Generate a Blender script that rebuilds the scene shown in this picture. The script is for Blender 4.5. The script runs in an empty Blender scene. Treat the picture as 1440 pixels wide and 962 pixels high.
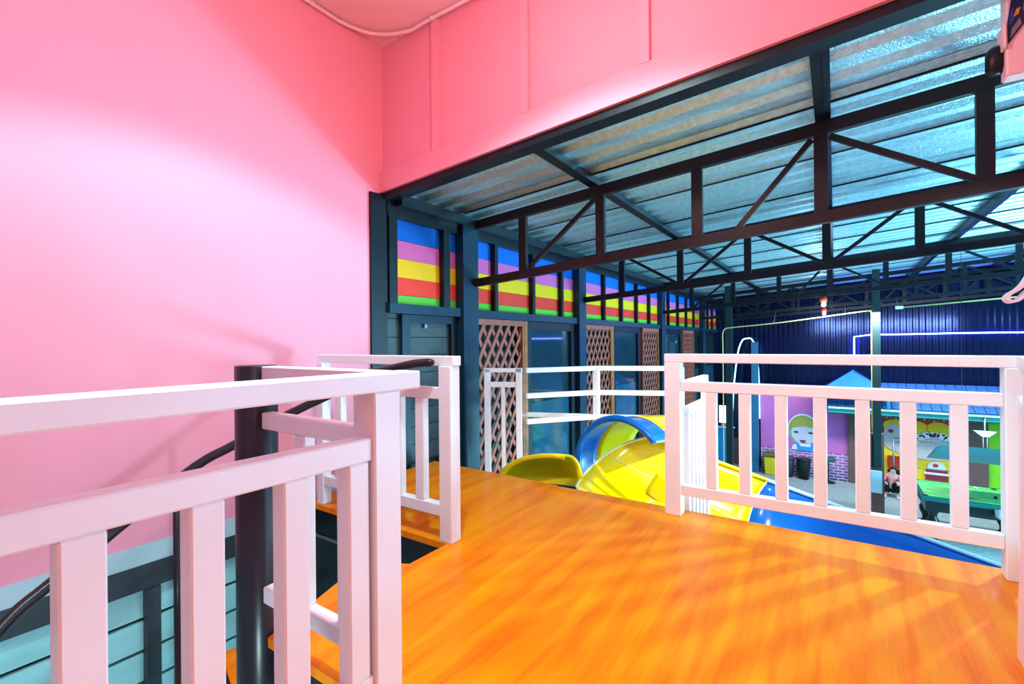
import bpy, bmesh, math, random
from mathutils import Vector, Matrix
random.seed(4)
S = bpy.context.scene
C = S.collection
PI = math.pi

# ------------------------------------------------------------------ camera
cam_d = bpy.data.cameras.new('camera')
cam_d.sensor_width = 36.0
cam_d.lens = 667.0 / 1440.0 * 36.0
cam_d.clip_start = 0.03
cam = bpy.data.objects.new('camera', cam_d)
C.objects.link(cam)
cam.location = (0.0, 0.0, 1.06)
cam.rotation_euler = (Matrix.Rotation(math.radians(34.23), 3, 'Z') @ Matrix.Rotation(PI / 2, 3, 'X')
                      @ Matrix.Rotation(math.radians(-0.51), 3, 'Z')).to_euler()
S.camera = cam

# ------------------------------------------------------------------ world, lights, exposure
w = bpy.data.worlds.new('world'); S.world = w; w.use_nodes = True
bgn = w.node_tree.nodes['Background']
bgn.inputs[0].default_value = (0.42, 0.74, 1.0, 1)
bgn.inputs[1].default_value = 0.55


def light(name, kind, loc, energy, col, target=None, size=0.1, size_y=None, spot=None, blend=.3):
    d = bpy.data.lights.new(name, kind)
    d.energy = energy; d.color = col
    if kind == 'AREA':
        d.size = size
        if size_y: d.shape = 'RECTANGLE'; d.size_y = size_y
    else:
        d.shadow_soft_size = size
    if kind == 'SPOT':
        d.spot_size = math.radians(spot); d.spot_blend = blend
    o = bpy.data.objects.new(name, d); C.objects.link(o); o.location = loc
    if target is not None:
        o.rotation_euler = (Vector(target) - Vector(loc)).to_track_quat('-Z', 'Y').to_euler()
    return o


# cool floodlight hung under the hall roof, right of the view
light('flood_lamp', 'SPOT', (2.35, 6.1, 2.34), 1000, (0.84, 0.93, 1.0), (0.45, 2.6, 0.0), .08, spot=40, blend=1.0)
light('slide_fill_light', 'SPOT', (1.7, 2.86, 2.42), 820, (1.0, 0.95, 0.87), (-1.15, 4.15, -0.15), .06, spot=42, blend=.7)  # added spot, out of view, to brighten the slide
# daylight through the open right side of the hall
light('open_side_daylight', 'AREA', (8.6, 8.5, 0.6), 950, (0.30, 0.68, 1.0), (-3, 8.0, 0.6), 9, 4.6)
# added area light, out of view, brightening the roof sheets from below
light('roof_fill_light', 'AREA', (5.2, 10.5, -1.8), 1150, (0.28, 0.78, 1.0), (0.3, 5.0, 2.6), 1.6, 1.6)
# bulbs of the pink room
light('room_bulb', 'POINT', (0.5, -0.9, 2.9), 19, (1.0, 0.90, 0.93), None, .2)
light('room_bulb_two', 'POINT', (-0.95, 1.45, 2.65), 52, (1.0, 0.68, 0.64), None, .12)
# cool downlight in the pink ceiling
light('ceiling_downlight', 'SPOT', (-1.08, 1.1, 3.35), 262, (0.42, 0.97, 1.0), (-1.08, 1.1, 0), .08, spot=122, blend=.2)
# added light hidden under the deck to brighten the teal siding
light('stair_fill_light', 'POINT', (-0.75, 0.4, -0.45), 44, (0.62, 0.95, 1.0), None, .08)
# area light aimed at the far shops
light('shop_light', 'AREA', (1.2, 12.6, 1.5), 225, (0.90, 0.97, 1.0), (1.0, 14.8, -2.2), 3.5, .5)

S.view_settings.view_transform = 'Standard'
S.view_settings.look = 'None'
S.view_settings.exposure = 0.06
S.view_settings.gamma = 1.0
S.view_settings.use_curve_mapping = False


# ------------------------------------------------------------------ materials
def lin(r, g, b):
    f = lambda v: (v / 255 / 12.92) if v / 255 <= .04045 else ((v / 255 + .055) / 1.055) ** 2.4
    return (f(r), f(g), f(b), 1)


def mat(name, col, rough=.5, metal=0., spec=.3, emit=None, es=0., coat=0., noise=0., nscale=8., bump=0., bscale=40., trans=0., stretch=None):
    m = bpy.data.materials.new(name); m.use_nodes = True
    nt = m.node_tree; b = nt.nodes['Principled BSDF']
    b.inputs['Base Color'].default_value = col
    b.inputs['Roughness'].default_value = rough
    b.inputs['Metallic'].default_value = metal
    b.inputs['Specular IOR Level'].default_value = spec
    b.inputs['Coat Weight'].default_value = coat
    b.inputs['Coat Roughness'].default_value = .08
    b.inputs['Transmission Weight'].default_value = trans
    if emit:
        b.inputs['Emission Color'].default_value = emit
        b.inputs['Emission Strength'].default_value = es
    if noise or bump:
        tc = nt.nodes.new('ShaderNodeTexCoord')
        mp = nt.nodes.new('ShaderNodeMapping')
        if stretch: mp.inputs['Scale'].default_value = stretch
        nt.links.new(tc.outputs['Object'], mp.inputs['Vector'])
    if noise:
        n = nt.nodes.new('ShaderNodeTexNoise'); n.inputs['Scale'].default_value = nscale; n.inputs['Detail'].default_value = 5
        nt.links.new(mp.outputs[0], n.inputs['Vector'])
        r = nt.nodes.new('ShaderNodeMapRange')
        r.inputs['From Min'].default_value = .3; r.inputs['From Max'].default_value = .7
        r.inputs['To Min'].default_value = 1 - noise; r.inputs['To Max'].default_value = 1 + noise * .5
        nt.links.new(n.outputs['Fac'], r.inputs['Value'])
        x = nt.nodes.new('ShaderNodeMix'); x.data_type = 'RGBA'; x.blend_type = 'MULTIPLY'
        x.inputs[0].default_value = 1
        x.inputs[6].default_value = col
        nt.links.new(r.outputs[0], x.inputs[7])
        nt.links.new(x.outputs[2], b.inputs['Base Color'])
    if bump:
        n = nt.nodes.new('ShaderNodeTexNoise'); n.inputs['Scale'].default_value = bscale; n.inputs['Detail'].default_value = 3
        nt.links.new(mp.outputs[0], n.inputs['Vector'])
        bp = nt.nodes.new('ShaderNodeBump'); bp.inputs['Strength'].default_value = bump; bp.inputs['Distance'].default_value = .01
        nt.links.new(n.outputs['Fac'], bp.inputs['Height'])
        nt.links.new(bp.outputs[0], b.inputs['Normal'])
    return m


M = {}
M['pink'] = mat('pink_wall_paint', (.93, .345, .455, 1), .55, noise=.03, nscale=2, bump=.05, bscale=120)
M['pink_ceiling'] = mat('pale_pink_ceiling_paint', (.95, .60, .64, 1), .6, noise=.03)
M['white'] = mat('white_gloss_paint', (.90, .88, .92, 1), .32, noise=.03, nscale=6, bump=.03, bscale=60)
M['pinkwhite'] = mat('pinkish_paint', (.95, .66, .73, 1), .4, noise=.03)
M['black'] = mat('black_steel_paint', (.006, .009, .016, 1), .38, noise=.2, bump=.05)
M['truss'] = mat('brown_black_steel_paint', (.020, .012, .014, 1), .42, noise=.3, nscale=14, bump=.06)
M['pole'] = mat('black_enamel', (.022, .018, .026, 1), .3, noise=.2, bump=.04, bscale=25)
M['siding'] = mat('teal_grey_siding_paint', (.36, .78, .80, 1), .4, noise=.12, nscale=3, stretch=(6, .6, 6))
M['shaded_siding'] = mat('shade_darkened_siding_paint', (.050, .075, .085, 1), .45, noise=.15)  # same siding toned darker: the shade on bay one is in the colour
M['sash'] = mat('pale_blue_skirting_paint', (.46, .64, .70, 1), .45, noise=.06)
M['beam'] = mat('slate_beam_paint', (.035, .055, .065, 1), .45, noise=.25)
M['blueframe'] = mat('dark_blue_frame_paint', (.006, .030, .062, 1), .35, noise=.1)
M['sky_blue'] = mat('rainbow_blue_paint', lin(0, 100, 200), .4, noise=.04)
M['r_pink'] = mat('rainbow_pink_paint', lin(225, 100, 165), .4, noise=.04)
M['r_yellow'] = mat('rainbow_yellow_paint', lin(248, 190, 10), .4, noise=.04)
M['r_red'] = mat('rainbow_red_paint', lin(248, 55, 35), .4, noise=.04)
M['r_green'] = mat('rainbow_green_paint', lin(95, 185, 40), .4, noise=.04)
M['lattice'] = mat('red_brown_lattice_wood', (.42, .10, .06, 1), .5, noise=.3, nscale=10)
M['ltrim'] = mat('orange_brown_trim_wood', (.45, .13, .03, 1), .45, noise=.25, nscale=10)
M['glass'] = mat('dark_tinted_glass', (.012, .035, .045, 1), .04, spec=.8, noise=.2, nscale=2)
M['glass_blue'] = mat('blue_tinted_glass', (.015, .09, .15, 1), .05, spec=.8, noise=.2, nscale=2)
M['slide_y'] = mat('yellow_glossy_plastic', (1.0, .74, .0, 1), .22, coat=.4, noise=.03)
M['slide_b'] = mat('blue_glossy_plastic', (.0, .125, .55, 1), .22, coat=.4, noise=.05)
M['seam'] = mat('pale_seam', (.85, .85, .55, 1), .4, noise=.05)
M['seam_highlight_b'] = mat('pale_blue_seam_highlight', (.55, .8, .95, 1), .4, noise=.05)
M['ground'] = mat('grey_gravel_concrete', (.36, .42, .42, 1), .8, noise=.35, nscale=30, bump=.25, bscale=60)
M['navy'] = mat('navy_sheet_metal', (.010, .022, .085, 1), .17, metal=.7, noise=.25, nscale=3, bump=.12, bscale=6, stretch=(1, 1, .25))
M['led'] = mat('blue_white_led', (.5, .6, 1, 1), emit=(.045, .07, 1, 1), es=80, noise=.02)
M['led_arch'] = mat('cyan_white_led', (.5, .8, 1, 1), emit=(.35, .8, 1, 1), es=2.2, noise=.02)
M['ypipe'] = mat('yellow_pvc', (.70, .66, .22, 1), .45, noise=.08)
M['brown'] = mat('brown_masonry_paint', (.17, .095, .085, 1), .7, noise=.12)
M['dkgreen'] = mat('dark_green_steel_paint', (.012, .035, .04, 1), .4, noise=.1)
M['bluepost'] = mat('blue_steel_paint', (.03, .16, .30, 1), .4, noise=.1)
M['azure'] = mat('azure_panel', (.02, .36, .80, 1), .4, noise=.05)
M['magenta'] = mat('magenta_wall_paint', (.62, .17, .52, 1), .6, noise=.06, nscale=3)
M['yellow'] = mat('yellow_wall_paint', (.88, .60, .02, 1), .6, noise=.05)
M['lime'] = mat('lime_wall_paint', (.25, .70, .02, 1), .6, noise=.05)
M['teal'] = mat('teal_paint', (.05, .42, .38, 1), .5, noise=.1)
M['teal_dark'] = mat('deep_teal_cover', (.003, .12, .11, 1), .5, noise=.08)
M['tile'] = mat('blue_roof_tile', (.055, .17, .36, 1), .45, noise=.3, nscale=8)
M['pyr'] = mat('bright_blue_roof_sheet', (.03, .20, .70, 1), .5, noise=.08)
M['skin'] = mat('skin', (.62, .38, .30, 1), .55, noise=.05)
M['skinlilac'] = mat('mural_pale_lilac', (.62, .62, .74, 1), .6, noise=.04)
M['blond'] = mat('mural_olive_blond', (.42, .40, .09, 1), .6, noise=.05)
M['m_white'] = mat('mural_white', (.78, .80, .84, 1), .6, noise=.04)
M['m_grey'] = mat('mural_warm_grey', (.55, .50, .50, 1), .6, noise=.06)
M['m_black'] = mat('mural_black', (.02, .02, .03, 1), .6, noise=.05)
M['m_blue'] = mat('mural_blue', (.05, .30, .72, 1), .6, noise=.05)
M['m_red'] = mat('mural_red', (.55, .06, .03, 1), .6, noise=.05)
M['m_maroon'] = mat('mural_maroon', (.25, .03, .05, 1), .6, noise=.05)
M['green_felt'] = mat('bright_green_felt', (.16, .72, .18, 1), .9, noise=.05, bump=.05, bscale=200)
M['black_wood'] = mat('black_lacquered_wood', (.014, .02, .022, 1), .3, noise=.2)
M['wood_pale'] = mat('pale_maple', (.65, .45, .22, 1), .4, noise=.15)
M['bin_y'] = mat('yellow_bin_plastic', (.80, .62, .02, 1), .4, noise=.05)
M['bin_k'] = mat('black_bin_plastic', (.012, .018, .02, 1), .35, noise=.1)
M['bin_g'] = mat('grey_purple_bin_plastic', (.07, .05, .09, 1), .45, noise=.1)
M['olive'] = mat('olive_lid_plastic', (.16, .16, .05, 1), .4, noise=.1)
M['grey_tube'] = mat('grey_tube_steel', (.22, .26, .30, 1), .35, metal=.6, noise=.1)
M['red'] = mat('red_plastic', (.50, .04, .015, 1), .4, noise=.05)
M['c_pink'] = mat('pink_cloth', (.80, .18, .24, 1), .8, noise=.15, bump=.1)
M['c_black'] = mat('black_cloth', (.012, .012, .016, 1), .8, noise=.15)
M['hair'] = mat('dark_hair', (.02, .015, .012, 1), .6, noise=.2)
M['paper'] = mat('pale_blue_paper', (.50, .72, .85, 1), .6, noise=.12, nscale=12, stretch=(1, 1, 9))
M['screen'] = mat('lit_white_sign', (.9, .95, 1, 1), emit=(.8, .95, 1, 1), es=1.6, noise=.02)
M['pic_blue'] = mat('print_navy', (.02, .03, .12, 1), .35, noise=.7, nscale=9)
M['pic_orange'] = mat('print_orange', (.75, .30, .02, 1), .35, noise=.2)
M['pic_cobalt'] = mat('print_cobalt', (.02, .06, .35, 1), .35, noise=.3)
M['pic_grey'] = mat('print_mauve_grey', (.28, .20, .24, 1), .35, noise=.4, nscale=14)
M['lamp_white'] = mat('white_enamel', (.8, .82, .84, 1), .3, noise=.04)
M['tread_under'] = mat('black_tread_steel', (.010, .012, .018, 1), .35, noise=.2)


def wood_floor():
    m = bpy.data.materials.new('glossy_orange_wood'); m.use_nodes = True
    nt = m.node_tree; b = nt.nodes['Principled BSDF']; L = nt.links
    tc = nt.nodes.new('ShaderNodeTexCoord')
    mp = nt.nodes.new('ShaderNodeMapping'); mp.inputs['Scale'].default_value = (9, .9, 1)
    mp.inputs['Rotation'].default_value = (0, 0, .04)
    L.new(tc.outputs['Object'], mp.inputs[0])
    n1 = nt.nodes.new('ShaderNodeTexNoise'); n1.inputs['Scale'].default_value = 1.3; n1.inputs['Detail'].default_value = 6; n1.inputs['Distortion'].default_value = .6
    L.new(mp.outputs[0], n1.inputs['Vector'])
    mp2 = nt.nodes.new('ShaderNodeMapping'); mp2.inputs['Scale'].default_value = (70, 2.5, 1)
    L.new(tc.outputs['Object'], mp2.inputs[0])
    n2 = nt.nodes.new('ShaderNodeTexNoise'); n2.inputs['Scale'].default_value = 2; n2.inputs['Detail'].default_value = 4
    L.new(mp2.outputs[0], n2.inputs['Vector'])
    ad = nt.nodes.new('ShaderNodeMath'); ad.operation = 'MULTIPLY_ADD'; ad.inputs[1].default_value = .35
    L.new(n2.outputs['Fac'], ad.inputs[0]); L.new(n1.outputs['Fac'], ad.inputs[2])
    cr = nt.nodes.new('ShaderNodeValToRGB')
    e = cr.color_ramp.elements
    e[0].position = .45; e[0].color = (.84, .145, .002, 1)
    e[1].position = .85; e[1].color = (.96, .335, .003, 1)
    x = e.new(.62); x.color = (.94, .235, .002, 1)
    L.new(ad.outputs[0], cr.inputs[0]); L.new(cr.outputs[0], b.inputs['Base Color'])
    b.inputs['Roughness'].default_value = .33
    b.inputs['Coat Weight'].default_value = .07; b.inputs['Coat Roughness'].default_value = .14; b.inputs['Specular IOR Level'].default_value = .08
    bp = nt.nodes.new('ShaderNodeBump'); bp.inputs['Strength'].default_value = .05; bp.inputs['Distance'].default_value = .01
    L.new(n2.outputs['Fac'], bp.inputs['Height']); L.new(bp.outputs[0], b.inputs['Normal'])
    return m


def roof_metal():
    m = mat('galvanised_roof_sheet', (.62, .88, .93, 1), .30, metal=.65, noise=.18, nscale=30, bump=.5, bscale=90)
    return m


def brick_paint():
    m = bpy.data.materials.new('painted_brick_pattern'); m.use_nodes = True
    nt = m.node_tree; b = nt.nodes['Principled BSDF']; L = nt.links
    tc = nt.nodes.new('ShaderNodeTexCoord'); sp = nt.nodes.new('ShaderNodeSeparateXYZ'); cb = nt.nodes.new('ShaderNodeCombineXYZ')
    L.new(tc.outputs['Object'], sp.inputs[0]); L.new(sp.outputs[0], cb.inputs[0]); L.new(sp.outputs[2], cb.inputs[1])
    br = nt.nodes.new('ShaderNodeTexBrick'); br.inputs['Scale'].default_value = 1
    br.inputs['Brick Width'].default_value = .2; br.inputs['Row Height'].default_value = .075; br.inputs['Mortar Size'].default_value = .013
    br.inputs['Mortar'].default_value = (.62, .55, .78, 1)
    L.new(cb.outputs[0], br.inputs['Vector'])
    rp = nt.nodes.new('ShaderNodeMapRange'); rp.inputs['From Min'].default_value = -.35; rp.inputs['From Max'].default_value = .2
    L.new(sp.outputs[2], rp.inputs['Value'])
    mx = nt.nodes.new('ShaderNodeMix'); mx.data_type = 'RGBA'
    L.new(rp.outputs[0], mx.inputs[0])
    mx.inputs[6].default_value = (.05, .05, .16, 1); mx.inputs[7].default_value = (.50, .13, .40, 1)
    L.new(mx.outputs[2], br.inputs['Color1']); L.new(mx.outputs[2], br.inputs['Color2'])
    L.new(br.outputs['Color'], b.inputs['Base Color']); b.inputs['Roughness'].default_value = .6
    return m


M['floor'] = wood_floor()
M['roof'] = roof_metal()
M['brickp'] = brick_paint()

# ------------------------------------------------------------------ mesh helpers
MESH = {}


def link(name, me, parent=None, loc=(0, 0, 0), rot=None):
    o = bpy.data.objects.new(name, me); C.objects.link(o)
    if parent is not None:
        o.parent = parent
        o.location = Vector(loc) - Vector(parent['_o'])
    else:
        o.location = loc
        o['_o'] = tuple(loc)
    if rot is not None: o.rotation_euler = rot
    return o


def tag(o, label=None, cat=None, group=None, kind=None):
    if label: o['label'] = label
    if cat: o['category'] = cat
    if group: o['group'] = group
    if kind: o['kind'] = kind
    return o


def thing(name, label, cat, loc=(0, 0, 0), group=None):
    o = bpy.data.objects.new(name, None); C.objects.link(o); o.location = loc; o.empty_display_size = .1
    o['_o'] = tuple(loc)
    return tag(o, label, cat, group)


def boxmesh(sx, sy, sz, m, bev=0.):
    k = ('b', round(sx, 4), round(sy, 4), round(sz, 4), m, bev)
    if k in MESH: return MESH[k]
    bm = bmesh.new(); bmesh.ops.create_cube(bm, size=1)
    bmesh.ops.scale(bm, vec=(sx, sy, sz), verts=bm.verts)
    if bev:
        bmesh.ops.bevel(bm, geom=bm.edges[:], offset=bev, segments=1, affect='EDGES', profile=.5)
    me = bpy.data.meshes.new('box'); bm.to_mesh(me); bm.free(); me.materials.append(M[m]); MESH[k] = me
    return me


def box(name, x, y, z, m, parent=None, bev=0., kind=None):
    o = link(name, boxmesh(x[1] - x[0], y[1] - y[0], z[1] - z[0], m, bev), parent,
             ((x[0] + x[1]) / 2, (y[0] + y[1]) / 2, (z[0] + z[1]) / 2))
    if kind: o['kind'] = kind
    return o


def bar(name, p, q, wd, ht, m, parent=None, bev=0., up=(0, 0, 1)):
    """box section member running p -> q; wd sideways, ht along `up`"""
    p = Vector(p); q = Vector(q); d = q - p; L = d.length; y = d.normalized()
    x = y.cross(Vector(up))
    if x.length < 1e-5: x = y.cross(Vector((0, 1, 0)))
    x.normalize(); z = x.cross(y)
    R = Matrix((x, y, z)).transposed()
    return link(name, boxmesh(wd, round(L, 3), ht, m, bev), parent, (p + q) / 2, R.to_euler())


def from_bm(name, bm, m, parent=None, loc=(0, 0, 0), smooth=False):
    """bm in world coordinates"""
    o = Vector(loc) if parent is None else Vector(parent['_o'])
    bmesh.ops.recalc_face_normals(bm, faces=bm.faces[:])
    bmesh.ops.translate(bm, vec=-o, verts=bm.verts)
    me = bpy.data.meshes.new(name); bm.to_mesh(me); bm.free()
    for mm in (m if isinstance(m, (list, tuple)) else [m]): me.materials.append(M[mm])
    if smooth:
        for p in me.polygons: p.use_smooth = True
    return link(name, me, parent, tuple(o))


def prism(name, pts, h0, h1, m, parent=None, axis='z', loc=None):
    """closed polygon extruded along an axis. pts are 2D"""
    def P(a, b, h):
        return {'z': (a, b, h), 'y': (a, h, b), 'x': (h, a, b)}[axis]
    bm = bmesh.new()
    A = [bm.verts.new(P(a, b, h0)) for a, b in pts]; B = [bm.verts.new(P(a, b, h1)) for a, b in pts]
    bm.faces.new(A); bm.faces.new(B[::-1]); n = len(pts)
    for i in range(n): bm.faces.new((A[i], B[i], B[(i + 1) % n], A[(i + 1) % n]))
    if loc is None:
        cx = sum(a for a, b in pts) / n; cy = sum(b for a, b in pts) / n
        loc = P(cx, cy, h0)
    return from_bm(name, bm, m, parent, loc)


def tube_bm(bm, pts, r, n=10, caps=True):
    pts = [Vector(p) for p in pts]; rings = []
    nrm = None
    for i, p in enumerate(pts):
        d = (pts[min(i + 1, len(pts) - 1)] - pts[max(i - 1, 0)]).normalized()
        if nrm is None:
            nrm = d.orthogonal().normalized()
        else:
            nrm = (nrm - d * nrm.dot(d)).normalized()
        b = d.cross(nrm)
        rr = r[i] if isinstance(r, (list, tuple)) else r
        rings.append([bm.verts.new(p + (nrm * math.cos(2 * PI * k / n) + b * math.sin(2 * PI * k / n)) * rr) for k in range(n)])
    for a, b in zip(rings, rings[1:]):
        for k in range(n): bm.faces.new((a[k], a[(k + 1) % n], b[(k + 1) % n], b[k]))
    if caps:
        bm.faces.new(rings[0][::-1]); bm.faces.new(rings[-1])


def tube(name, pts, r, m, parent=None, n=10):
    bm = bmesh.new(); tube_bm(bm, pts, r, n)
    return from_bm(name, bm, m, parent, pts[0] if parent is None else (0, 0, 0), smooth=True)


def lathe(name, prof, cx, cy, m, parent=None, n=20, loc=None):
    bm = bmesh.new(); rings = []
    for r, z in prof:
        rings.append([bm.verts.new((cx + r * math.cos(2 * PI * k / n), cy + r * math.sin(2 * PI * k / n), z)) for k in range(n)])
    for a, b in zip(rings, rings[1:]):
        for k in range(n): bm.faces.new((a[k], a[(k + 1) % n], b[(k + 1) % n], b[k]))
    bm.faces.new(rings[0][::-1]); bm.faces.new(rings[-1])
    return from_bm(name, bm, m, parent, loc or (cx, cy, prof[0][1]), smooth=True)


def smooth_path(pts, k=8):
    pts = [Vector(p) for p in pts]; P = [pts[0] * 2 - pts[1]] + pts + [pts[-1] * 2 - pts[-2]]; out = []
    for i in range(1, len(P) - 2):
        a, b, c, d = P[i - 1:i + 3]
        for j in range(k):
            t = j / k
            out.append(.5 * ((2 * b) + (c - a) * t + (2 * a - 5 * b + 4 * c - d) * t * t + (3 * b - a - 3 * c + d) * t ** 3))
    out.append(pts[-1]); return out


ST = 'structure'
G = -2.7            # ground level of the hall
WX = -3.0           # face of the left wall
roofz = lambda x: 2.335 + .075 * (x + 3)

# ------------------------------------------------------------------ upper floor
POLE = (-1.787, .927)
fl = thing('floor', None, None, (0, 0, 0)); fl['kind'] = ST


def slab(name, pts, m='floor'):
    o = prism(name, pts, -.035, 0.0, m, fl); return o


# wooden deck pieces around the stair opening
slab('deck_panel', [(-1.0, -3.0), (2.6, -3.0), (2.6, .915), (-1.0, .915)])
slab('deck_panel', [(-1.70, .915), (2.6, .915), (2.6, 2.1), (.74, 3.06), (-1.695, 3.06), (-1.695, 1.60), (-1.90, 1.49), (-1.80, 1.21)])
slab('deck_panel', [(-2.97, 1.865), (-1.695, 1.865), (-1.695, 3.075), (-2.97, 3.12)])
for a, b in (((-1.02, -3.0), (-1.02, .90)), ((-1.66, .945), (-1.0, .945)), ((-1.715, 1.60), (-1.715, 1.87)), ((-2.97, 1.895), (-1.70, 1.895)), ((-1.70, .95), (-1.90, 1.46)), ((-1.91, 1.47), (-1.72, 1.58)),
             ((-2.95, 3.05), (.72, 3.02)), ((.72, 3.0), (2.6, 2.05))):
    bar('deck_joist', (*a, -.115), (*b, -.115), .05, .16, 'black', fl)
bar('deck_fascia', (-2.97, 1.94, -.62), (-1.72, 1.94, -.62), .03, .75, 'tread_under', fl)
bar('edge_strip', (-2.97, 1.862, -.205), (-1.72, 1.862, -.205), .012, .012, 'grey_tube', fl)
gr = box('ground', (-4, 14), (-5, 18), (G - .1, G), 'ground', kind=ST)

# ------------------------------------------------------------------ pink room
wl = prism('wall_left', [(-3.1, -.085), (2.44, -.085), (2.44, 2.248), (2.58, 2.262), (2.58, 3.5), (-3.1, 3.5)], WX - .14, WX, 'pink', None, 'x'); wl['kind'] = ST
bs = box('baseboard_left', (WX - .1, WX + .012), (-3.1, 2.44), (-.083, .017), 'sash', kind=ST)
tb = box('trim_1', (WX - .14, WX + .02), (-3.1, 2.44), (-.213, -.0832), 'beam', kind=ST)
wb = thing('wall_left_lower', None, None, (WX, 0, G)); wb['kind'] = ST
z = -.222; i = 0
while z > G + .1:
    bar('siding_board', (WX - .03 + .003 * (i % 2), -3.1, z - .075), (WX - .03 + .003 * (i % 2), 2.44, z - .075), .03, .146, 'siding', wb)
    z -= .166; i += 1
box('backing', (WX - .14, WX - .05), (-3.1, 2.44), (G, -.214), 'black', wb)
for y in (-1.9, -.45, .995, 2.3):
    box('wall_stud', (WX - .02, WX + .035), (y - .032, y + .032), (G, -.2135), 'beam', wb)
box('wall_rear', (-3.1, 2.7), (-3.1, -3.0), (-.1, 3.5), 'pink', kind=ST)
box('wall_right', (2.6, 2.7), (-3.0, 1.6), (-.1, 3.5), 'pink', kind=ST)
ce = box('ceiling', (-3.1, 3.4), (-3.1, 2.7), (3.44, 3.54), 'pink_ceiling', kind=ST)
# sloping pink header over the opening
hd = thing('wall_far', None, None, (0, 2.56, 2.4)); hd['kind'] = ST
hz = lambda x: 2.262 + .070 * (x + 3)
prism('header_board', [(-3.0, hz(-3)), (3.4, hz(3.4)), (3.4, 3.44), (-3.0, 3.44)], 2.58, 2.66, 'pink', hd, 'y')
prism('header_board', [(-3.0, hz(-3)), (3.4, hz(3.4)), (3.4, hz(3.4) + .088), (-3.0, hz(-3) + .088)], 2.545, 2.58, 'pink', hd, 'y')
prism('header_board', [(-3.0, hz(-3) + .091), (3.4, hz(3.4) + .091), (3.4, hz(3.4) + .165), (-3.0, hz(-3) + .165)], 2.552, 2.58, 'pink', hd, 'y')
for k in range(8):
    x = -2.40 + .775 * k
    box('batten', (x - .03, x + .03), (2.548, 2.58), (hz(x) + .163, 3.44), 'pink', hd)
prism('trim_2', [(-3.0, hz(-3) - .05), (3.4, hz(3.4) - .05), (3.4, hz(3.4)), (-3.0, hz(-3))], 2.57, 2.68, 'black', None, 'y')['kind'] = ST
# surface conduit along the ceiling edges
cd = thing('ceiling_conduit', 'white plastic conduit bent around the pink ceiling corner', 'pipe', (-2.9, 2.4, 3.4))
tube('conduit_pipe', smooth_path([(-2.975, -2.9, 3.415), (-2.975, 0, 3.415), (-2.975, 1.9, 3.415), (-2.965, 2.2, 3.412), (-2.87, 2.40, 3.408), (-2.65, 2.525, 3.41), (-2.35, 2.532, 3.415), (-1.0, 2.535, 3.415), (3.2, 2.535, 3.415)]), .013, 'pinkwhite', cd)
for p in ((-2.975, 1.95, 3.415), (-2.4, 2.531, 3.415), (-2.975, .6, 3.415), (-1.6, 2.535, 3.415)):
    lathe('clip', [(.019, p[2] - .012), (.019, p[2] + .012)], p[0], p[1], 'pinkwhite', cd, 10)

# ------------------------------------------------------------------ rainbow wall beyond the room
rw = thing('wall_side', None, None, (WX, 2.5, G)); rw['kind'] = ST
box('post', (WX - .1, WX + .02), (2.442, 2.60), (G, 2.245), 'black', rw)
EZ = 2.20
Ys = [2.60, 3.60, 6.08, 9.9, 13.6, 15.6]
studs = {0: [2.655, 3.30], 1: [4.08, 4.84, 5.56], 2: [6.96, 7.70, 8.44, 9.15], 3: [10.45, 11.2, 11.95, 12.7], 4: [14.3, 14.9]}
zb = [1.385, 1.465, 1.612, 1.772, 1.925, 2.10]
cols = ['r_green', 'r_red', 'r_yellow', 'r_pink', 'sky_blue']
for b in range(5):
    y0, y1 = Ys[b], Ys[b + 1]
    cuts = [y0] + studs[b] + [y1]
    for a, c in zip(cuts, cuts[1:]):
        for k in range(5):
            dx = .002 * ((k * 2 + b) % 3)
            o = link('stripe_board', boxmesh(.02, c - a, zb[k + 1] - zb[k] - .003, cols[k]), rw, (WX - .035 + dx, (a + c) / 2, (zb[k] + zb[k + 1]) / 2))
    for s in studs[b]:
        wdt = .085 if b == 0 else .055
        box('stud', (WX - .03, WX + .035), (s - wdt / 2, s + wdt / 2), (1.385, 2.12), 'black', rw)
    box('header_rail', (WX - .08, WX + .05), (y0, y1), (1.305, 1.385), 'blueframe', rw)
    box('eave_beam', (WX - .08, WX + .03), (y0, y1), (2.095, 2.30), 'black', rw)
box('eave_gutter', (WX - .02, WX + .11), (2.68, 15.6), (2.175, 2.255), 'black', rw)
for y, ww in ((3.60, .23), (6.08, .22), (9.9, .25), (13.6, .3)):
    box('post', (WX - .06, WX + .075), (y - ww / 2, y + ww / 2), (G, 2.172), 'blueframe' if y > 3 else 'black', rw)
box('sheathing', (WX - .16, WX - .09), (2.45, 15.6), (G, 2.3), 'black', rw)
# bay one: siding in a shade-darkened colour, and a blue-framed door
z = .02
while z < 1.28:
    box('siding_board', (WX - .07, WX - .045), (2.62, 3.49), (z, min(z + .150, 1.305)), 'shaded_siding', rw); z += .156
dr = thing('door_1', None, None, (WX, 3.1, 0)); dr['kind'] = ST
box('door_frame', (WX - .044, WX - .005), (2.78, 2.87), (.02, 1.30), 'blueframe', dr)
box('door_frame', (WX - .044, WX - .005), (3.40, 3.485), (.02, 1.30), 'black', dr)
box('door_frame', (WX - .044, WX - .005), (2.87, 3.40), (1.235, 1.30), 'blueframe', dr)
box('door_latch', (WX - .044, WX - .02), (3.06, 3.09), (1.19, 1.225), 'grey_tube', dr)
box('kick_strip', (WX - .044, WX - .0), (2.78, 3.48), (.57, .64), 'tread_under', dr)


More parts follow.
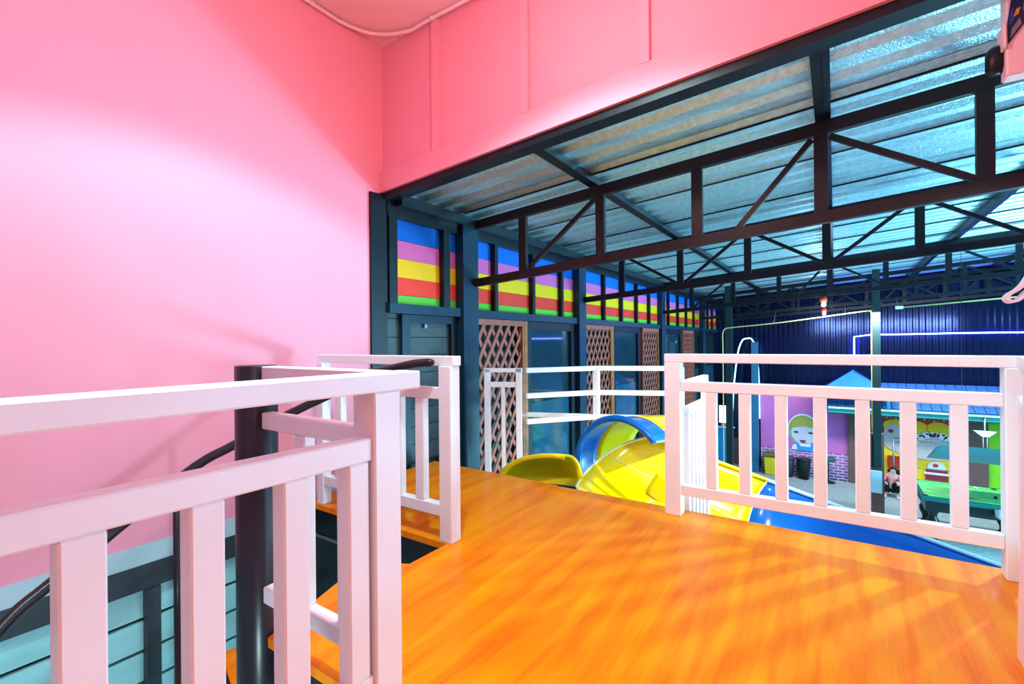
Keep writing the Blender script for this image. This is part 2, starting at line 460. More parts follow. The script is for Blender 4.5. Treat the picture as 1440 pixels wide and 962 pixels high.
# lattice screens and windows
def lattice(name, label, y0, y1, z0, z1, x=WX + .0):
    t = thing(name, label, 'lattice', (x, (y0 + y1) / 2, z0), None)
    fw = .035
    box('frame_rail', (x - .03, x + .03), (y0, y1), (z1 - .06, z1), 'lattice', t)
    box('frame_rail', (x - .03, x + .03), (y0, y1), (z0, z0 + .06), 'lattice', t)
    box('frame_stile', (x - .03, x + .03), (y0, y0 + fw), (z0 + .06, z1 - .06), 'lattice', t)
    box('frame_stile', (x - .03, x + .03), (y1 - fw, y1), (z0 + .06, z1 - .06), 'ltrim', t)
    A0, A1, B0, B1 = y0 + fw * .5, y1 - fw * .5, z0 + .04, z1 - .04
    sl = .225 / .15
    for sg in (1, -1):
        k = A0 - (B1 - B0) / sl
        while k < A1:
            # line: y = k + (z-B0)/sl  (or mirrored)
            za = max(B0, B0 + (A0 - k) * sl); zc = min(B1, B0 + (A1 - k) * sl)
            if zc - za > .05:
                ya = k + (za - B0) / sl; yc = k + (zc - B0) / sl
                if sg < 0: ya, yc = A0 + A1 - ya, A0 + A1 - yc
                bar('slat', (x + .006 * sg, ya, za), (x + .006 * sg, yc, zc), .010, .042, 'lattice', t, up=(1, 0, 0)) if False else \
                    bar('slat', (x + .006 * sg, ya, za), (x + .006 * sg, yc, zc), .042, .010, 'lattice', t, up=(1, 0, 0))
            k += .15
    return t


lattice('lattice_screen', 'large red-brown diagonal lattice screen beside the black door', 3.735, 4.62, G, 1.30)
lattice('lattice_screen', 'red-brown lattice screen behind the corner of the far white rail', 6.22, 7.22, G, 1.30)
lattice('lattice_screen', 'narrow lattice screen, third along the rainbow wall', 8.72, 9.7, G, 1.30)
lattice('lattice_screen', 'farthest violet-lit lattice screen along the rainbow wall', 11.6, 12.6, G, 1.30)
wn = 0
for y0, y1 in ((4.70, 5.95), (7.32, 8.62), (10.05, 11.5), (12.7, 13.45), (13.8, 15.3)):
    wn += 1
    t = thing('window_%d' % wn, None, None, (WX, (y0 + y1) / 2, G)); t['kind'] = ST
    box('window_frame', (WX - .05, WX + .01), (y0, y0 + .11), (G, 1.30), 'black', t)
    box('window_frame', (WX - .05, WX + .01), (y1 - .11, y1), (G, 1.30), 'black', t)
    box('window_frame', (WX - .05, WX + .01), (y0 + .11, y1 - .11), (1.20, 1.30), 'black', t)
    box('window_frame', (WX - .05, WX + .01), (y0 + .11, y1 - .11), (.44, .475), 'black', t) if wn == 9 else None
    box('pane', (WX - .04, WX - .03), (y0 + .11, y1 - .11), (.32, 1.20), 'glass', t)
    box('pane', (WX - .04, WX - .03), (y0 + .11, y1 - .11), (G, .315), 'glass_blue', t)
box('trim_3', (WX - .03, WX + .03), (4.628, 4.69), (G, 1.30), 'ltrim', kind=ST)
box('trim_4', (WX - .03, WX + .03), (7.23, 7.31), (G, 1.30), 'ltrim', kind=ST)

# ------------------------------------------------------------------ roof sheets
PITCH = .25
PROF = [(0, 0), (.085, 0), (.115, .032), (.20, .032), (.25, 0)]


def sheet_mesh(length, n, m, ps=1.0):
    """corrugated sheet: profile across +Y (n pitches), running along +X, ribs along +Z, 4 mm thick"""
    k = ('sheet', round(length, 3), n, m, ps)
    if k in MESH: return MESH[k]
    bm = bmesh.new(); top = []; bot = []
    pr = []
    for i in range(n): pr += [((i * PITCH + a) * ps, h * ps) for a, h in PROF[:-1]]
    pr.append((n * PITCH * ps, 0))
    for a, h in pr:
        top.append([bm.verts.new((x, a, h + .004)) for x in (0, length)])
        bot.append([bm.verts.new((x, a, h)) for x in (0, length)])
    for i in range(len(pr) - 1):
        bm.faces.new((top[i][0], top[i][1], top[i + 1][1], top[i + 1][0]))
        bm.faces.new((bot[i][0], bot[i + 1][0], bot[i + 1][1], bot[i][1]))
        for j in (0, 1): bm.faces.new((top[i][j], top[i + 1][j], bot[i + 1][j], bot[i][j]))
    for i in (0, -1): bm.faces.new((top[i][0], bot[i][0], bot[i][1], top[i][1]))
    bmesh.ops.recalc_face_normals(bm, faces=bm.faces[:])
    me = bpy.data.meshes.new('sheet'); bm.to_mesh(me); bm.free(); me.materials.append(M[m]); MESH[k] = me
    return me


rf = thing('roof', None, None, (WX, 2.6, 2.4)); rf['kind'] = ST
y = 2.60; i = 0
while y < 15.7:
    o = link('roof_sheet', sheet_mesh(11.8, 4, 'roof'), rf, (WX - .12, y, roofz(WX - .12) + .004 * (i % 2)))
    o.rotation_euler = (0, -math.atan(.075), 0)
    bar('rib_shade_strip', (WX, y - .004, roofz(WX) - .006), (8.6, y - .004, roofz(8.6) - .006), .014, .012, 'black', rf)  # black strip standing in for the thin shade line along the ribs
    y += 1.008; i += 1

# end wall of navy sheets
ew = thing('wall_end', None, None, (0, 15.85, G)); ew['kind'] = ST
x = -3.1
while x < 9:
    # length along +Z, profile across X, ribs toward -Y
    o = link('wall_sheet', sheet_mesh(5.0 + .0, 8, 'navy', .5), ew, (x, 15.82, G))
    # local X -> world Z, local Y -> world X, local Z -> world Y
    R = Matrix(((0, 1, 0), (0, 0, 1), (1, 0, 0)))
    o.rotation_euler = R.to_euler()
    x += 1.004
box('sheathing', (-3.1, 9), (15.87, 15.95), (G, 3.3), 'navy', ew)

# ------------------------------------------------------------------ trusses and purlins
tl = ['brown-black steel roof truss nearest the pink header', 'second steel roof truss from the pink header', 'third steel roof truss from the pink header',
      'fourth steel roof truss, just before the navy end wall', 'last steel roof truss against the navy end wall']
tz = lambda x: 2.205 + .075 * (x + 3)
bz = lambda x: 1.645 + .070 * (x + 3)
XR = 6.2
for ti, Y in enumerate((3.68, 6.14, 9.9, 13.4, 15.55)):
    t = thing('roof_truss', tl[ti], 'truss', (WX, Y, 2.2), 'steel roof trusses')
    m = 'truss' if ti == 0 else 'black'
    bar('top_chord', (WX - .02, Y, tz(WX - .02)), (XR, Y, tz(XR)), .05, .085, m, t)
    bar('bottom_chord', (WX + .075 if Y < 15 else WX, Y, bz(WX)), (XR, Y, bz(XR)), .05, .075, m, t)
    vx = [-2.37 + .768 * k for k in range(11)]
    for x in vx: box('vertical_strut', (x - .038, x + .038), (Y - .02, Y + .02), (bz(x) + .035, tz(x) - .04), m, t)
    for k in range(0, 10):
        if ti == 0 and k == 1: continue
        a, b2 = vx[k], vx[k + 1]
        if k % 2 == 0: p, q = (a + .27, Y, bz(a + .27) + .03), (b2 - .05, Y, tz(b2) - .06)
        else: p, q = (a + .05, Y, tz(a) - .06), (b2 - .04, Y, bz(b2) + .05)
        if k == 0: p = (a + .06, Y, bz(a) + .05)
        if ti in (1, 3): # mirrored webs
            if k % 2 == 0: p, q = (a + .05, Y, tz(a) - .06), (b2 - .05, Y, bz(b2) + .05)
            else: p, q = (a + .06, Y, bz(a) + .05), (b2 - .05, Y, tz(b2) - .06)
        bar('diagonal_strut', p, q, .03, .036, m, t)
    if ti == 0:
        bar('splice_plate', (-3.0, Y - .04, bz(-3.0)), (-2.85, Y - .04, bz(-2.85)), .02, .06, m, t)
for k, x in enumerate((-1.665, -.07, 1.53, 3.1, 4.7)):
    lb = ['steel purlin under the roof sheets, nearest the rainbow wall', 'steel purlin second from the rainbow wall, above the middle strut', 'steel purlin third from the rainbow wall, crossing the far trusses at right',
          'fourth steel purlin from the rainbow wall', 'fifth steel purlin from the rainbow wall'][k]
    zz = tz(x) + .043 + .045
    t = thing('purlin', lb, 'beam', (x, 2.6, zz), 'steel purlins under the roof sheets')
    bar('web_plate', (x, 2.6, zz), (x, 15.7, zz), .05, .088, 'black', t)
    bar('flange', (x + .04, 2.6, zz - .04), (x + .04, 15.7, zz - .04), .04, .008, 'black', t)

# ------------------------------------------------------------------ railings
RZ = dict(top=(.928, .98), mid=(.755, .815), bot=(.127, .192))


def rail_label(o): return o


# front railing
fr = thing('railing', 'white balustrade along the front edge, with seven balusters, before the shops', 'railing', (-.82, 2.95, 0), 'white railings of the upper floor')
bv = .004
box('post', (-.866, -.772), (2.925, 3.005), (0, .928), 'white', fr, bv)
box('post', (.612, .70), (2.915, 3.0), (0, .928), 'white', fr, bv)
box('top_rail', (-.866, .70), (2.925, 2.985), RZ['top'], 'white', fr, bv)
box('mid_rail', (-.772, .612), (2.93, 2.98), RZ['mid'], 'white', fr, bv)
box('bottom_rail', (-.772, .612), (2.93, 2.98), RZ['bot'], 'white', fr, bv)
for x in (-.60, -.4225, -.2435, -.0665, .1115, .288, .468):
    box('baluster', (x - .03, x + .03), (2.932, 2.978), (.192, .755), 'white', fr, bv)
# right return, leaving the frame
rr = thing('railing', 'pinkish white railing turning back from the front corner at the right edge', 'railing', (.66, 2.9, 0), 'white railings of the upper floor')
for z0, z1 in (RZ['top'], RZ['mid'], RZ['bot']):
    zc = (z0 + z1) / 2
    bar('rail', (.668, 2.895, zc), (.545, 2.235, zc), .05, z1 - z0, 'white', rr, bv)
for f in (.3, .55, .8):
    bar('baluster', (.672 - .127 * f, 2.915 - .68 * f, .192), (.672 - .127 * f, 2.915 - .68 * f, .755), .05, .045, 'white', rr, bv)
bar('post', (.533, 2.19, 0), (.552, 2.19, .928), .085, .085, 'pinkwhite', rr, bv, up=(0, 1, 0))
# left railing (near, along Y)
lr = thing('railing', 'large white balustrade at lower left, in front of the black pole', 'railing', (-1.04, .86, 0), 'white railings of the upper floor')
box('post', (-1.085, -.995), (.822, .912), (-.035, .93), 'white', lr, bv)
box('top_rail', (-1.075, -.99), (-1.2, .985), (.93, .98), 'white', lr, bv)
box('mid_rail', (-1.06, -1.005), (-1.2, .822), (.752, .812), 'white', lr, bv)
box('bottom_rail', (-1.06, -1.005), (-1.2, .822), (.125, .19), 'white', lr, bv)
for k in range(9):
    y = .735 - .185 * k if k else .79
    y = [.782, .612, .428, .243, .055, -.13, -.31, -.5, -.68][k]
    box('baluster', (-1.058, -1.007), (y - .031, y + .031), (.19, .752), 'white', lr, bv)
# short railing between pole and corner post
sr = thing('railing', 'short white railing joining the black pole to the corner post', 'railing', (-1.4, .95, 0), 'white railings of the upper floor')
box('top_rail', (-1.716, -1.077), (.907, .962), (.93, .98), 'white', sr, bv)
box('mid_rail', (-1.716, -1.086), (.907, .953), (.753, .812), 'white', sr, bv)
box('bottom_rail', (-1.716, -1.086), (.907, .953), (.122, .182), 'white', sr, bv)
for x in (-1.485, -1.255):
    box('baluster', (x - .03, x + .03), (.909, .951), (.182, .753), 'white', sr, bv)
# far left railing beside stair opening
cr = thing('railing', 'white railing across the far side of the stair opening, by the black door', 'railing', (-2.2, 1.9, 0), 'white railings of the upper floor')
box('post', (-1.752, -1.668), (1.87, 1.95), (0, .935), 'white', cr, bv)
box('post', (-2.855, -2.79), (1.875, 1.94), (0, .935), 'white', cr, bv)
box('top_rail', (-2.86, -1.662), (1.884, 1.955), (.935, .988), 'white', cr, bv)
box('mid_rail', (-2.79, -1.752), (1.885, 1.935), (.755, .818), 'white', cr, bv)
box('bottom_rail', (-2.79, -1.752), (1.885, 1.935), (.125, .19), 'white', cr, bv)
for k in range(5):
    x = -1.915 - .182 * k
    box('baluster', (x - .032, x + .032), (1.887, 1.933), (.19, .755), 'white', cr, bv)

# ------------------------------------------------------------------ spiral stair
st = thing('spiral_staircase', 'black spiral staircase pole with treads and dark curved handrail at the pink wall', 'staircase', (POLE[0], POLE[1], G))
lathe('centre_pole', [(.0725, G), (.0725, .978), (.069, .982)], POLE[0], POLE[1], 'pole', st, 32)
HX = (-1.735, .90)   # axis of the handrail helix
pa = lambda a, r, z: (HX[0] + r * math.cos(math.radians(a)), HX[1] + r * math.sin(math.radians(a)), z)
angs = [(92, .955), (100, .945), (112, .905), (118, .885), (128, .79), (144, .665), (159, .53), (169, .45), (186, .26), (193, .19), (204, .10), (213.5, .03), (235, -.16), (260, -.39), (290, -.66)]
hp = smooth_path([pa(a, .95, zz) for a, zz in angs], 5)
tube('handrail', hp, [.014, .023] + [.0235] * (len(hp) - 3) + [.02], 'pole', st, 12)
for k in range(8):
    a0 = 137 + 24 * k; zt = -.52 - .215 * k
    pts = [pa(a0, .06, 0)[:2], pa(a0 + 27, .06, 0)[:2], pa(a0 + 27, .93, 0)[:2], pa(a0 + 13.5, .955, 0)[:2], pa(a0, .93, 0)[:2]]
    tr = prism('tread', pts, zt - .045, zt - .012, 'tread_under', st)
    pts2 = [pa(a0 + .8, .085, 0)[:2], pa(a0 + 26, .085, 0)[:2], pa(a0 + 26.2, .915, 0)[:2], pa(a0 + 13.5, .94, 0)[:2], pa(a0 + .8, .915, 0)[:2]]
    # wooden tread top as a sub-part
    bm = bmesh.new()
    A = [bm.verts.new((p[0], p[1], zt - .012)) for p in pts2]; B = [bm.verts.new((p[0], p[1], zt)) for p in pts2]
    bm.faces.new(A[::-1]); bm.faces.new(B)
    for q in range(5): bm.faces.new((A[q], A[(q + 1) % 5], B[(q + 1) % 5], B[q]))
    tr['_o'] = tuple(Vector(st['_o'])); 
    o = from_bm('tread_top', bm, 'floor', st)
    o.parent = tr; o.location = (0, 0, 0)
    a = a0 + 13.5
    # baluster from tread to handrail
    za = None
    for (p, q) in zip(angs, angs[1:]):
        if p[0] <= a <= q[0]: za = p[1] + (q[1] - p[1]) * (a - p[0]) / (q[0] - p[0])
    if za is not None and False:
        pt = pa(a, .95, zt - .03); pb = pa(a, .95, za)
        tube('baluster', [pt, pb], .012, 'pole', st, 8)

for a, za in ((150, .61), (174.2, .40), (198, .15), (222, -.05)):
    tube('baluster', [pa(a, .95, -.62 - .009 * (a - 148)), pa(a, .95, za)], .016, 'pole', st, 10)

# ------------------------------------------------------------------ lower slide landing with its rails
ll = box('landing_floor', (-2.95, -.75), (3.14, 4.75), (-.62, -.56), 'black', kind=ST)
gp = thing('railing', 'small pale railing panel with one baluster in front of the large lattice', 'railing', (-2.6, 3.7, -.56), 'white railings of the slide landing')
p1 = Vector((-2.755, 3.625)); p2 = Vector((-2.475, 3.75))
dd = (p2 - p1).normalized()


def at2(f, z): v = p1 + (p2 - p1) * f; return (v.x, v.y, z)


for f in (0, 1): bar('post', at2(f, -.56), at2(f, .81), .055, .055, 'white', gp, .003, up=(-dd.y, dd.x, 0))
bar('top_rail', at2(-.1, .792), at2(1.1, .792), .055, .04, 'white', gp, .003)
bar('mid_rail', at2(.1, .655), at2(.9, .655), .04, .05, 'white', gp, .003)
bar('baluster', at2(.5, -.5), at2(.5, .63), .035, .035, 'white', gp, .003, up=(-dd.y, dd.x, 0))
bar('bottom_rail', at2(.1, -.50), at2(.9, -.50), .04, .05, 'white', gp, .003)
sb = thing('railing', 'white three-bar guard rail bending behind the blue slide hoop', 'railing', (-1.98, 4.43, -.56), 'white railings of the slide landing')
for zc in (.788, .545, .30):
    bar('rail_bar', (-2.43, 3.805, zc), (-1.99, 4.43, zc), .045, .048, 'white', sb, .003)
    bar('rail_bar', (-1.99, 4.43, zc), (-1.27, 4.72, zc), .045, .048, 'white', sb, .003)
bar('rail_bar', (-2.75, 4.16, .30), (-1.99, 4.43, .30), .04, .048, 'white', sb, .003)
for p in ((-1.99, 4.43), (-1.24, 4.73)):
    box('post', (p[0] - .028, p[0] + .028), (p[1] - .028, p[1] + .028), (-.56, .80), 'white', sb, .003)
hr = thing('railing', 'white lattice-like railing running back behind the left post of the front balustrade', 'railing', (-.78, 3.4, -.56), 'white railings of the slide landing')
box('top_rail', (-.80, -.76), (3.1, 3.645), (.765, .81), 'white', hr, .003)
box('mid_rail', (-.80, -.76), (3.1, 3.645), (.595, .642), 'white', hr, .003)
for y in (3.12, 3.22, 3.32, 3.42, 3.52):
    box('baluster', (-.797, -.763), (y - .016, y + .016), (-.56, .595), 'white', hr, .003)
box('post', (-.805, -.755), (3.60, 3.645), (-.56, .765), 'white', hr, .003)

# ------------------------------------------------------------------ slide
sd = thing('slide', 'long yellow and blue plastic slide with a blue hood, beyond the orange floor', 'slide', (-1.5, 4.0, -.56))
E0 = Vector((-1.409, 4.25, .184)); U = Vector((.8817, .3401, -.3272)).normalized(); N = Vector((.3599, -.9330, 0)).normalized()
DN = (Vector((0, 0, -1)) - U * Vector((0, 0, -1)).dot(U)).normalized()


def skf(a): return math.sin(min(a * 1.6, 1) * PI / 2) ** .55 * (1 if a < .62 else max(-.25, 1 - (a - .62) * 3.4))


def chute(name, s0, s1, m, skew0=0., skew1=.0, nseg=10, parent=sd):
    """U-shaped trough between two stations along the chute axis; thick shell"""
    T = 22
    bm = bmesh.new(); inner = []; outer = []
    for i in range(nseg + 1):
        f = i / nseg; ri = []; ro = []
        for j in range(T + 1):
            a = j / T
            sk = (skew0 * (1 - f) + skew1 * f) * skf(a)
            s = s0 + (s1 - s0) * f + sk
            ang = PI * a
            x = .375 - .375 * math.copysign(abs(math.cos(ang)) ** .75, math.cos(ang))
            d = .42 * (abs(math.sin(ang)) ** .75) + .30 * a * a
            for lst, off in ((ri, 0), (ro, .022)):
                xx = x + off * -math.cos(ang); dd_ = d + off * math.sin(ang)
                lst.append(bm.verts.new(E0 + U * s + N * xx + DN * dd_))
        inner.append(ri); outer.append(ro)
    for i in range(nseg):
        for j in range(T):
            bm.faces.new((inner[i][j], inner[i + 1][j], inner[i + 1][j + 1], inner[i][j + 1]))
            bm.faces.new((outer[i][j], outer[i][j + 1], outer[i + 1][j + 1], outer[i + 1][j]))
        for j in (0, T): bm.faces.new((inner[i][j], outer[i][j], outer[i + 1][j], inner[i + 1][j]))
    for i in (0, nseg):
        for j in range(T): bm.faces.new((inner[i][j], inner[i][j + 1], outer[i][j + 1], outer[i][j]))
    return from_bm(name, bm, m, parent, smooth=True)


def chute_pt(s, a, sk=0., lift=.004):
    ang = PI * a
    x = .375 - .375 * math.copysign(abs(math.cos(ang)) ** .75, math.cos(ang)); d = .42 * (abs(math.sin(ang)) ** .75) + .30 * a * a
    k = sk * skf(a)
    return E0 + U * (s + k) + N * (x + lift * math.cos(ang)) + DN * (d - lift * math.sin(ang))


JS = 1.04
chute('yellow_trough', 0, JS - .006, 'slide_y', -.46, -.08)
chute('blue_trough', JS + .006, 4.6, 'slide_b', -.08, 0, 20)
tube('joint_flange', [chute_pt(JS, j / 22, -.08) for j in range(23)], .007, 'seam', sd, 6)
tube('trough_end_lip', [chute_pt(0, j / 22, -.46) for j in range(23)], .011, 'seam', sd, 8)
tube('trough_edge', [chute_pt(s, 0) + Vector((0, 0, .012)) for s in (0, .4, .8, JS)], .016, 'slide_y', sd, 8)
tube('trough_edge', [chute_pt(s, 0) + Vector((0, 0, .012)) for s in (JS, 2, 3, 4.6)], .016, 'seam_highlight_b', sd, 8)  # blue rim toned pale: its sunlit highlight is put into the colour
tube('seam_line', [chute_pt(-.26 + 1.3 * f, .19 + .12 * f, 0) for f in (0, .25, .5, .75, 1)], .005, 'seam', sd, 6)
tube('seam_line', [chute_pt(JS - .05, .46), chute_pt(JS + .35, .60), chute_pt(JS + .7, .72)], .007, 'seam_highlight_b', sd, 6)
for s in (2.6, 4.2):
    p = chute_pt(s, .5)
    tube('support_leg', [(p.x, p.y, G), (p.x, p.y, p.z - .02)], .035, 'bluepost', sd, 10)
# hood: short wide tube facing the platform
HC = Vector((-1.55, 3.92, -.06)); HD = Vector((.22, .975, -.05)).normalized()
hx = HD.cross(Vector((0, 0, 1))).normalized(); hzv = hx.cross(HD)


def hood(name, d0, d1, m, r=.455, th=.022, a0=40, a1=215, flare=0.):
    bm = bmesh.new(); I = []; O = []; n = 44
    for i in range(7):
        f = i / 6; d = d0 + (d1 - d0) * f
        ri = r + flare * (1 - f) ** 2
        cen = HC + HD * d + hx * (.35 * d * d)
        I.append([bm.verts.new(cen + (hx * math.cos(math.radians(a0 + (a1 - a0) * k / n)) + hzv * math.sin(math.radians(a0 + (a1 - a0) * k / n)) * (1 if True else 1)) * -1 * -ri) for k in range(n + 1)])
        O.append([bm.verts.new(cen + (hx * math.cos(math.radians(a0 + (a1 - a0) * k / n)) + hzv * math.sin(math.radians(a0 + (a1 - a0) * k / n))) * (ri + th)) for k in range(n + 1)])
    for i in range(6):
        for k in range(n):
            bm.faces.new((I[i][k], I[i][k + 1], I[i + 1][k + 1], I[i + 1][k])); bm.faces.new((O[i][k], O[i + 1][k], O[i + 1][k + 1], O[i][k + 1]))
        for k in (0, n): bm.faces.new((I[i][k], I[i + 1][k], O[i + 1][k], O[i][k]))
    for i in (0, 6):
        for k in range(n): bm.faces.new((I[i][k], O[i][k], O[i][k + 1], I[i][k + 1]))
    return from_bm(name, bm, m, sd, smooth=True)


hood('hood_shell', -.02, .22, 'slide_b', .43)
hood('inner_shell', .223, .62, 'slide_y', .43)
rim = [HC + HD * -.02 + (hx * math.cos(math.radians(40 + 175 * k / 40)) + hzv * math.sin(math.radians(40 + 175 * k / 40))) * .447 for k in range(41)]
tube('hood_rim', rim, .030, 'slide_b', sd, 12)
# rounded entry bowl
bm = bmesh.new(); cxb, cyb, czb = -1.80, 3.35, -.20; rx, ry, rz = .63, .36, .333
gridI = []; gridO = []
for i in range(13):
    th = PI / 2 * i / 12            # 0 top .. pi/2 rim level
    ra = []; rb = []
    for j in range(19):
        ph = PI * .5 + PI * .5 * j / 18   # from +Y to -X
        for lst, sc in ((ra, 1.), (rb, 1.06)):
            lst.append(bm.verts.new((cxb + rx * sc * math.sin(th) * math.cos(ph), cyb + ry * sc * math.sin(th) * math.sin(ph), czb + rz * sc * math.cos(th))))
    gridI.append(ra); gridO.append(rb)
for i in range(12):
    for j in range(18):
        for g_ in (gridI, gridO): bm.faces.new((g_[i][j], g_[i][j + 1], g_[i + 1][j + 1], g_[i + 1][j]))
    for j in (0, 18): bm.faces.new((gridI[i][j], gridI[i + 1][j], gridO[i + 1][j], gridO[i][j]))
bmesh.ops.remove_doubles(bm, verts=bm.verts, dist=1e-4)
from_bm('entry_bowl', bm, 'slide_y', sd, smooth=True)
tube('bowl_lip', [(cxb + rx * math.cos(PI * .5 + PI * .5 * j / 18) * 0 - rx * math.sin(PI / 2 * j / 18), cyb + .02, czb + rz * math.cos(PI / 2 * j / 18)) for j in range(19)], .022, 'slide_y', sd, 8)
bar('side_lip', E0 + U * -.02 + N * .74 + Vector((0, 0, -.20)), E0 + U * .30 + N * .75 + Vector((0, 0, -.28)), .05, .20, 'slide_y', sd, .02)

# ------------------------------------------------------------------ things at the right edge
hb = thing('hanging_sign', 'pink hanging sign box with a dark blue and orange picture, at top right', 'sign', (.72, 2.75, 2.4))
box('sign_box', (.583, .95), (2.72, 2.80), (2.12, 2.52), 'pinkwhite', hb, .006)
box('sign_edge', (.572, .5825), (2.70, 2.80), (2.23, 2.33), 'pinkwhite', hb, .004)
prism('picture', [(.588, 2.245), (.645, 2.33), (.80, 2.50), (.60, 2.50), (.597, 2.42), (.586, 2.335)], 2.713, 2.7198, 'pic_blue', hb, 'y')
prism('picture_patch', [(.589, 2.315), (.604, 2.33), (.601, 2.385), (.592, 2.36)], 2.708, 2.7128, 'pic_cobalt', hb, 'y')
prism('picture_patch', [(.602, 2.345), (.616, 2.352), (.622, 2.378), (.610, 2.374)], 2.708, 2.7128, 'pic_orange', hb, 'y')
prism('picture_patch', [(.593, 2.262), (.625, 2.312), (.619, 2.335), (.597, 2.30)], 2.708, 2.7128, 'pic_grey', hb, 'y')
prism('picture_patch', [(.628, 2.36), (.66, 2.40), (.655, 2.43), (.632, 2.40)], 2.708, 2.7128, 'pic_grey', hb, 'y')
tube('hanger_rod', [(.72, 2.78, 2.5), (.72, 2.78, 2.60)], .012, 'black', hb, 8)
lathe('bracket_knob', [(.02, 2.16), (.034, 2.18), (.034, 2.25), (.02, 2.27)], .565, 2.78, 'black', hb, 14)
rb_ = thing('ribbon', 'curled pale pink ribbon strip hanging at the right edge, by the yellow pipe', 'ribbon', (.64, 2.8, 1.2))
path = smooth_path([(.80, 2.76, 2.12), (.78, 2.78, 1.75), (.70, 2.80, 1.42), (.652, 2.80, 1.30), (.628, 2.80, 1.262), (.600, 2.80, 1.240), (.592, 2.80, 1.222), (.606, 2.80, 1.209), (.628, 2.80, 1.217), (.650, 2.80, 1.245), (.70, 2.81, 1.30)], 5)
bm = bmesh.new(); rows = []
for i, p in enumerate(path):
    d = (path[min(i + 1, len(path) - 1)] - path[max(i - 1, 0)]).normalized(); nn = Vector((-d.z, 0, d.x)).normalized() * .0055
    rows.append([bm.verts.new(p + s1 * nn + Vector((0, s2 * .034, 0))) for s1, s2 in ((1, -1), (1, 1), (-1, 1), (-1, -1))])
for a, b in zip(rows, rows[1:]):
    for k in range(4): bm.faces.new((a[k], a[(k + 1) % 4], b[(k + 1) % 4], b[k]))
bm.faces.new(rows[0]); bm.faces.new(rows[-1][::-1])
from_bm('strip', bm, 'pinkwhite', rb_)

# ------------------------------------------------------------------ far hall: columns, pipes, lights
t = thing('steel_column', 'dark green steel column on a brown masonry pier, centre right of the hall', 'column', (.74, 12.95, G))
box('pier', (.64, .86), (12.9, 13.12), (G, -1.0), 'brown', t)
box('shaft', (.675, .81), (12.80, 12.90), (-1.72, 2.55), 'dkgreen', t)
box('base_fin', (.65, .70), (12.84, 12.895), (-1.72, -1.05), 'black', t)
tag(box('notice_board', (.62, .815), (12.76, 12.795), (-2.24, -1.77), 'paper'), 'pale blue notice sheet on the brown pier below the green column', 'sign')
t = thing('steel_column', 'dark steel column beside the bent yellow pipe, near the far left corner', 'column', (-2.2, 12.95, G))
box('shaft', (-2.28, -2.13), (12.9, 13.03), (G, 2.4), 'dkgreen', t)
t = thing('steel_column', 'blue steel column standing left of the magenta mural wall', 'column', (-1.86, 15.1, G))
box('shaft', (-1.97, -1.80), (15.0, 15.14), (G, 1.0), 'bluepost', t)
yp = thing('yellow_pipe', 'long yellow pipe bent down at both ends below the roof', 'pipe', (-2.32, 12.85, 0))
tube('pipe_run', smooth_path([(-2.33, 12.85, -2.6), (-2.33, 12.85, -.8), (-2.33, 12.85, .9), (-2.33, 12.85, 1.22), (-2.27, 12.85, 1.34), (-2.1, 12.85, 1.372), (-1.0, 12.85, 1.47), (.55, 12.85, 1.665), (.63, 12.85, 1.66), (.66, 12.85, 1.60), (.66, 12.85, 1.3), (.66, 12.85, 0), (.66, 12.86, -.95)]), .013, 'ypipe', yp, 8)
for x, zz in ((-1.2, 1.452), (.2, 1.621)):
    tube('hanger', [(x, 12.85, zz), (x, 13.38, bz(x))], .006, 'grey_tube', yp, 6)
yp = thing('yellow_pipe', 'straight yellow pipe with a pale end box, beside the pink ribbon', 'pipe', (1.13, 12.85, 1.7))
tube('pipe_run', [(1.16, 12.85, 1.712), (2.72, 12.85, 1.822), (4.5, 12.85, 1.95)], .014, 'ypipe', yp, 8)
box('end_box', (1.06, 1.19), (12.80, 12.90), (1.68, 1.745), 'lamp_white', yp, .006)
for x, zz in ((1.12, 1.73), (3.2, 1.855)): tube('hanger', [(x, 12.85, zz), (x, 13.38, bz(x))], .006, 'grey_tube', yp, 6)
tag(tube('led_strip', [(.43, 15.76, .45), (.432, 15.76, 1.118), (.80, 15.76, 1.170), (1.6, 15.76, 1.170), (2.6, 15.76, 1.182), (3.6, 15.76, 1.180), (6, 15.76, 1.185)], .016, 'led', None, 8),
    'glowing blue-white light strip running along the navy metal wall', 'light strip')
tag(tube('led_arch', smooth_path([(-2.52, 15.25, -1.2), (-2.47, 15.25, -.3), (-2.36, 15.25, .65), (-2.24, 15.25, 1.03), (-2.12, 15.25, 1.10), (-1.98, 15.25, 1.07), (-1.87, 15.25, .72), (-1.81, 15.25, -.1), (-1.80, 15.25, -1.2)], 6), .020, 'led_arch', None, 8),
    'glowing cyan-white light arch beside the far corner', 'light arch')
for k, (Y, xx) in enumerate(((9.9, -.155), (13.4, -.20))):
    zc = bz(xx) - .04
    t = thing('warning_lamp', ['small red lamp under the third roof truss', 'small red lamp under the fourth roof truss, by the yellow pipe'][k], 'lamp', (xx, Y, zc))
    lathe('lamp_body', [(.03, zc), (.05, zc - .02), (.055, zc - .09), (.04, zc - .1)], xx, Y, 'red', t, 12)
    lathe('bulb', [(.035, zc - .1), (.042, zc - .13), (.03, zc - .17), (.01, zc - .18)], xx, Y, 'lamp_white', t, 12)
    light('wall_glint_light', 'POINT', (xx, Y - .08, zc - .2), 13, (0.7, 0.9, 1.0), None, .03)  # added light beside the bulb, for glints on the navy wall ribs
    box('mount', (xx - .02, xx + .02), (Y - .02, Y + .02), (zc, zc + .03), 'black', t)

